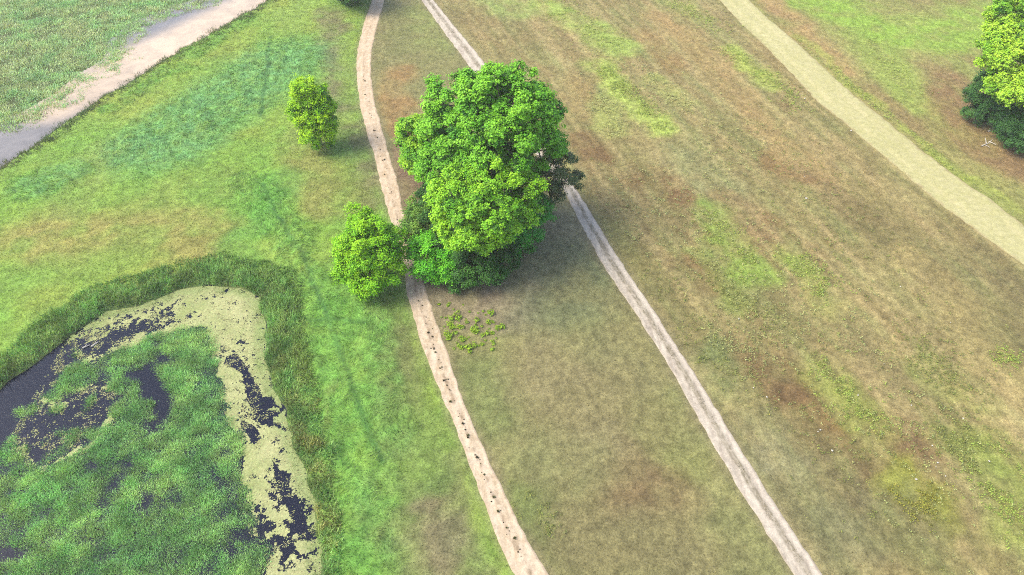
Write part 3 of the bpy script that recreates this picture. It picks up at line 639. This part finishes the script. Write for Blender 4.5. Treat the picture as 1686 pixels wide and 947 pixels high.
# the big back tree of the clump
tree('broadleaf_tree', 'largest and tallest green tree at the back of the clump between the dirt tracks', 'tree', base_at(838,352),
     [lob(755,166,15.5,3.5), lob(828,168,17.5,4.0), lob(792,146,17.5,2.4), lob(876,198,14.5,3.8), lob(735,212,12.8,3.1), lob(820,225,14,4.2), lob(888,240,10.5,3.3), lob(850,280,9.5,3.2), lob(845,142,17,2.6), lob(790,195,15.5,3.4)],
     .27, GREEN, .32, .95, .5, open_=.12)
tree('broadleaf_tree', 'rounded bright green broadleaf tree at the front of the clump, nearest the bare soil', 'tree', base_at(800,452),
     [lob(752,322,10.5,2.9), lob(795,352,10,3.4), lob(772,380,8,2.9), lob(845,318,10.5,2.9), lob(805,298,12,2.5), lob(835,368,7.5,3.0), lob(742,352,8.5,1.9), lob(802,396,6.3,2.2), lob(862,345,8,2.0)],
     .25, (C(104,174,32,.64), C(162,214,46,.68), C(52,114,26,.45)), .33, .95, .38, open_=.1)
tree('broadleaf_tree', 'mid-sized green tree in the middle of the clump between the front and back crowns', 'tree', base_at(770,400),
     [lob(760,255,12,3.2), lob(735,275,10,3.0), lob(790,262,12,2.6), lob(720,262,10.5,2.2)],
     .25, GREEN, .36, 1.1, .3)
tree('broadleaf_tree', 'yellow-green tree on the left side of the clump, closest to the curving dirt track', 'tree', base_at(706,330),
     [lob(690,225,8.5,2.6), lob(676,214,8.5,1.5), lob(700,250,7,2.6), lob(690,265,5,2.2)],
     .24, MIDG, .36, .9, .22, open_=.1)
tree('dark_tree', 'sparse dark olive tree leaning from the clump over the straight dirt track', 'tree', base_at(905,352),
     [lob(915,280,6.8,2.8,2.0), lob(890,298,5.5,2.6,1.8), lob(932,296,5.5,1.9,1.3), lob(905,318,3.8,2.0,1.3), lob(922,262,7.4,1.8,1.3)],
     .22, OLV, .4, .75, .22, open_=.2, tuft=.4)
for lab, b, ls, cset, op in [
    ('low bright green shrub at the foot of the clump, left corner by the dirt track', (722,466), [lob(712,425,3,2.7), lob(735,440,2.5,2.2), lob(695,410,3,1.8)], (C(78,164,32,.75), C(122,200,44,.8), C(40,110,24,.6)), 0),
    ('dark green shrub at the foot of the clump, middle of its near side', (790,465), [lob(775,432,2.8,2.6), lob(805,440,2.3,2.2), lob(755,448,2,1.8), lob(822,425,2.6,1.8)], DARK, 0),
    ('dark olive shrub under the left edge of the clump beside the curving track', (695,392), [lob(690,372,2.6,2.3), lob(705,345,3.4,2.2), lob(680,385,1.6,1.4)], (C(84,130,46,.7), C(130,168,62,.7), C(50,90,36,.6)), .1),
    ('green shrub under the right side of the clump at the edge of bare soil', (880,372), [lob(890,345,2.6,1.9), lob(870,370,2.2,2.0), lob(845,390,2.4,2.2), lob(855,405,1.6,1.5)], (C(56,140,46,.7), C(100,176,60,.75), C(34,96,34,.5)), 0),
    ('small dark shrub behind the left shrubs below the middle crown', (722,372), [lob(722,335,4.2,2.4), lob(735,365,3.4,2.6), lob(742,400,3.2,2.6)], DARK, 0)]:
    tree('shrub', lab, 'shrub', base_at(*b), ls, .21, cset, .4, .95, .12, 'shrubs at the foot of the tree clump', tuft=.38, lowcut=-.6, open_=op)
tree('round_tree', 'round yellow-green tree standing left of the curving dirt track beside the clump', 'tree', base_at(612,470),
     [lob(600,392,6.6,2.4), lob(626,410,5.6,2.2), lob(582,408,5.4,2.0), lob(605,432,4.2,2.9), lob(635,440,3.6,2.0), lob(580,442,3.2,2.0), lob(598,370,7.2,1.9), lob(605,465,2.0,2.0), lob(643,393,5.6,1.5), lob(568,402,4.6,1.0)],
     .23, (C(100,172,20,.68), C(154,204,32,.7), C(56,118,16,.48)), .38, .95, .22, tuft=.4, lowcut=-.6)
tree('narrow_tree', 'small narrow upright yellow-green tree standing alone on the green meadow', 'tree', base_at(528,238),
     [lob(499,145,9,1.6), lob(519,156,8,1.7), lob(504,168,6.8,2.0), lob(528,182,5.8,1.9), lob(508,192,5,2.0), lob(524,208,3.8,2.3), lob(543,174,6.2,.9), lob(485,180,6.2,.9), lob(523,226,2.1,2.0), lob(538,200,4,1.4), lob(512,212,3.2,1.6)],
     .23, YEL, .38, 1.0, .2, tuft=.4, lowcut=-.7)
tree('broadleaf_tree', 'bright green tree at the right frame edge over dark junipers', 'tree', base_at(1668,242),
     [lob(1665,60,11.5,3.4), lob(1690,20,13.5,4.0), lob(1650,95,10,2.6), lob(1690,100,10,4.0), lob(1655,140,7.5,2.6), lob(1700,160,8,3.4), lob(1640,75,11,1.9), lob(1730,80,12,4.5), lob(1668,165,5.6,2.0)],
     .27, (C(120,180,40,.65), C(178,214,60,.7), C(72,132,32,.5)), .36, 1.0, .26, bark=M_bark)
tree('juniper', 'dark green juniper at the left foot of the right-edge tree', 'juniper', base_at(1622,202),
     [lob(1622,150,4,2.5,3), lob(1612,178,2.2,2.0,2.2), lob(1635,180,2.6,2.4,2.4), lob(1628,130,5.2,1.6,2.0)], .17, JUN, .3, 1.2, .16, tuft=.34, lowcut=-.7)
tree('juniper', 'dark green juniper in front of the right-edge tree, beside the white fallen branches', 'juniper', base_at(1668,240),
     [lob(1672,215,2.6,2.2,2.4), lob(1690,225,2.6,2.6,2.6), lob(1660,195,3,1.9,2.2), lob(1684,190,4,2.2,2.6)], .17, JUN, .3, 1.2, .16, tuft=.34, lowcut=-.7)
tree('dark_tree', 'dark tree cut off by the far frame edge left of the curving dirt track', 'tree', base_at(577,-4),
     [lob(575,-22,4,3.0), lob(560,-36,4.6,3.0), lob(590,-30,4.4,2.6), lob(575,-55,7,3.6), lob(575,-12,1.6,2.2)], .3, DARK, .36, .9, .25, lowcut=-.6)

# leaning bare trunk in front of the right-edge tree
a = G(1640,222,0.); b = G(1668,170,4.2)
r0 = empty('leaning_trunk', (a[0], a[1], float(gz(a[0], a[1]))))
tag(r0, 'thin pale bare trunk leaning in front of the right-edge tree', 'dead trunk')
p0 = np.array(r0.location)
tubes('stem', [(bend(a - (0, 0, .2), b, 7, .02) - p0, np.linspace(.11, .05, 7))], M_bark, r0)
tubes('branch', [(bend(a * .45 + b * .55, G(1652,172,3.8), 4, .03) - p0, np.linspace(.05, .02, 4))], M_bark, r0)

# ------------------------------------------------------------------ small individual things
def tuft_mesh(seed, col, n=46, L=.28, W=.07, sp=.11):
    r = np.random.default_rng(seed); a = r.uniform(0, 6.28, n); rad = sp * r.random(n); P = np.stack([np.cos(a) * rad, np.sin(a) * rad, np.zeros(n) - .03], 1)
    d = unit(np.stack([np.cos(a) * .8 * r.random(n), np.sin(a) * .8 * r.random(n), np.ones(n)], 1)); b = a + 1.57; s = np.stack([np.cos(b), np.sin(b), 0 * b], 1) * W / 2
    V = np.stack([P - s, P + s, P + d * (L * r.uniform(.5, 1.2, n))[:, None]], 1)
    c = np.repeat(np.clip(col * (1 + r.normal(0, .2, n))[:, None], .005, 1), 3, 0)
    o = new_mesh('grass_tuft', V.reshape(-1, 3), np.arange(3 * n).reshape(-1, 3), M_grass, c); me = o.data; bpy.data.objects.remove(o); return me
TM = [tuft_mesh(i, C(96,92,62) if i % 3 else C(116,122,70)) for i in range(6)]
tys = np.concatenate([np.linspace(23, 50, 62), np.linspace(50, 62, 14), np.linspace(62, 100, 34)])
for i, yy in enumerate(tys):
    yy = yy + rng.normal(0, .8); c = (LT_L(yy) + LT_R(yy)) / 2; xx = c + rng.normal(0, .2) - .05
    o = bpy.data.objects.new('grass_tuft', TM[i % 6]); COL.objects.link(o); o.location = (xx, yy, float(gz(xx, yy)) + .035)
    s = .22 + .6 * rng.random() ** 2.2; o.scale = (s * 1.1, s * 1.1, s * .8); o.rotation_euler[2] = rng.uniform(0, 6)
    tag(o, 'small dark grass tuft on the crown of the curving dirt track', 'grass tuft', 'grass tufts along the middle of the curving dirt track')
def shoot_mesh(seed):
    r = np.random.default_rng(seed); n = 34; global rng; old = rng; rng = r
    a = r.uniform(0, 6.28, n); rad = .34 * np.sqrt(r.random(n)); c = np.stack([np.cos(a) * rad, np.sin(a) * rad, .05 + .3 * r.random(n)], 1)
    nn = unit(np.stack([np.cos(a) * .4, np.sin(a) * .4, np.ones(n)], 1) + r.normal(0, .3, (n, 3)))
    o = leafquads('sapling_shoot', c, nn, .2, jit(C(146,182,48,.5) * np.ones((n, 1)), .18)); me = o.data; bpy.data.objects.remove(o); rng = old; return me
SM = [shoot_mesh(100 + i) for i in range(6)]
spots = []
for (px, py, sx, sy, n) in [(735,520,14,14,16), (765,540,20,14,26), (800,555,16,14,22), (775,575,22,6,8), (745,550,14,12,10), (795,520,14,12,8)]:
    for _ in range(n): spots.append((px + rng.normal(0, sx * 1.1), py + rng.normal(0, sy)))
for i, (px, py) in enumerate(spots):
    p = G(px, py)
    if p[0] < LT_R(p[1]) + .3: continue
    o = bpy.data.objects.new('sapling_shoot', SM[i % 6]); COL.objects.link(o); o.location = (p[0], p[1], float(gz(p[0], p[1])))
    s = .35 + .75 * rng.random() ** 1.5; o.scale = (s, s, s); o.rotation_euler[2] = rng.uniform(0, 6)
    tag(o, 'small yellow-green sapling shoot on the ground in front of the tree clump', 'sapling', 'sapling shoots in front of the tree clump')
def rock_mesh(seed):
    import bmesh
    bm = bmesh.new(); bmesh.ops.create_icosphere(bm, subdivisions=2, radius=1); r = random.Random(seed)
    off = [(r.uniform(-1, 1), r.uniform(-1, 1), r.uniform(-1, 1)) for _ in range(7)]
    for v in bm.verts:
        k = 1 + sum(.16 * math.sin(2.1 * (v.co.x * a + v.co.y * b + v.co.z * c) * 2 + a * 5) for a, b, c in off) * .5
        v.co = v.co * k; v.co.z *= .6
    me = bpy.data.meshes.new('field_stone'); bm.to_mesh(me); bm.free(); me.materials.append(M_stone); return me
RM = [rock_mesh(i) for i in range(4)]
for i, (px, py) in enumerate([(1534,735),(1543,763),(1540,770),(1556,785),(1508,790),(1628,760),(1482,473),(1564,532),(1350,709),(1346,712),(1216,526),(1325,163),(1327,328),(1324,292),(1401,216),(1240,640),(1262,655),(1455,600),(1500,668),(1585,690),(1412,652),(1370,742)]):
    p = G(px, py); o = bpy.data.objects.new('field_stone', RM[i % 4]); COL.objects.link(o); s = rng.uniform(.04, .09) * (1.4 if py < 340 else 1)
    o.location = (p[0], p[1], float(gz(p[0], p[1])) + .1); o.scale = (s * 1.2, s, s); o.rotation_euler[2] = rng.uniform(0, 6)
    tag(o, 'small pale stone lying in the dry field right of the straight dirt track', 'stone', 'pale stones scattered in the dry field')
def log(name, label, cat, pa, pb, r, z, twigs=()):
    a = G(*pa, z); b = G(*pb, z); a[2] = b[2] = z
    root = empty(name, a); tag(root, label, cat)
    tubes('stem', [(bend(a, b, 7, .03) - a, np.linspace(r, r * .5, 7))], M_pale, root)
    for (ta, tb, tr) in twigs:
        A = G(*ta, z); B = G(*tb, z + .25); tubes('branch', [(bend(A, B, 5, .05) - a, np.linspace(tr, tr * .4, 5))], M_pale, root, 6)
    return root
zb = lambda px, py: float(gz(*G(px, py)[:2]))
log('fallen_branch', 'white forked fallen branch on brown ground beside the juniper', 'branch', (1616,241), (1634,230), .10, .14, [((1624,236),(1622,227),.07), ((1628,233),(1640,238),.07), ((1620,238),(1630,243),.05)])
log('fallen_branch', 'short white branch piece at the juniper foot, apart from the forked one', 'branch', (1626,217), (1631,215), .12, .16, [((1628,216),(1630,211),.05)])
log('driftwood', 'short white driftwood piece afloat in the pond channel, right one of two', 'driftwood', (150,571), (162,563), .10, ZW + .06, [((155,567),(158,562),.04)])
log('driftwood', 'long white driftwood piece afloat in the pond channel, left one of two', 'driftwood', (136,573), (148,568), .09, ZW + .06, [((140,571),(143,566),.04)])

# ------------------------------------------------------------------ air
HAZE = 0.00032
m, t, out, N, L = nodes('thin_air')
pv = N('ShaderNodeVolumePrincipled'); pv.inputs['Density'].default_value = HAZE; pv.inputs['Color'].default_value = (.96, .95, .92, 1); pv.inputs['Anisotropy'].default_value = .2
L(pv.outputs[0], out.inputs['Volume'])
lo = np.array((-3800., -3800., -2.6)); hi = np.array((3900., 4000., H + 3))
V = np.array([[(lo, hi)[i][0], (lo, hi)[j][1], (lo, hi)[k][2]] for k in (0, 1) for j in (0, 1) for i in (0, 1)])
o = new_mesh('haze', V, np.array([[0, 2, 3, 1], [4, 5, 7, 6], [0, 1, 5, 4], [2, 6, 7, 3], [0, 4, 6, 2], [1, 3, 7, 5]]), m)
tag(o, 'thin pale summer haze filling the air over the fields', 'haze', kind='stuff')
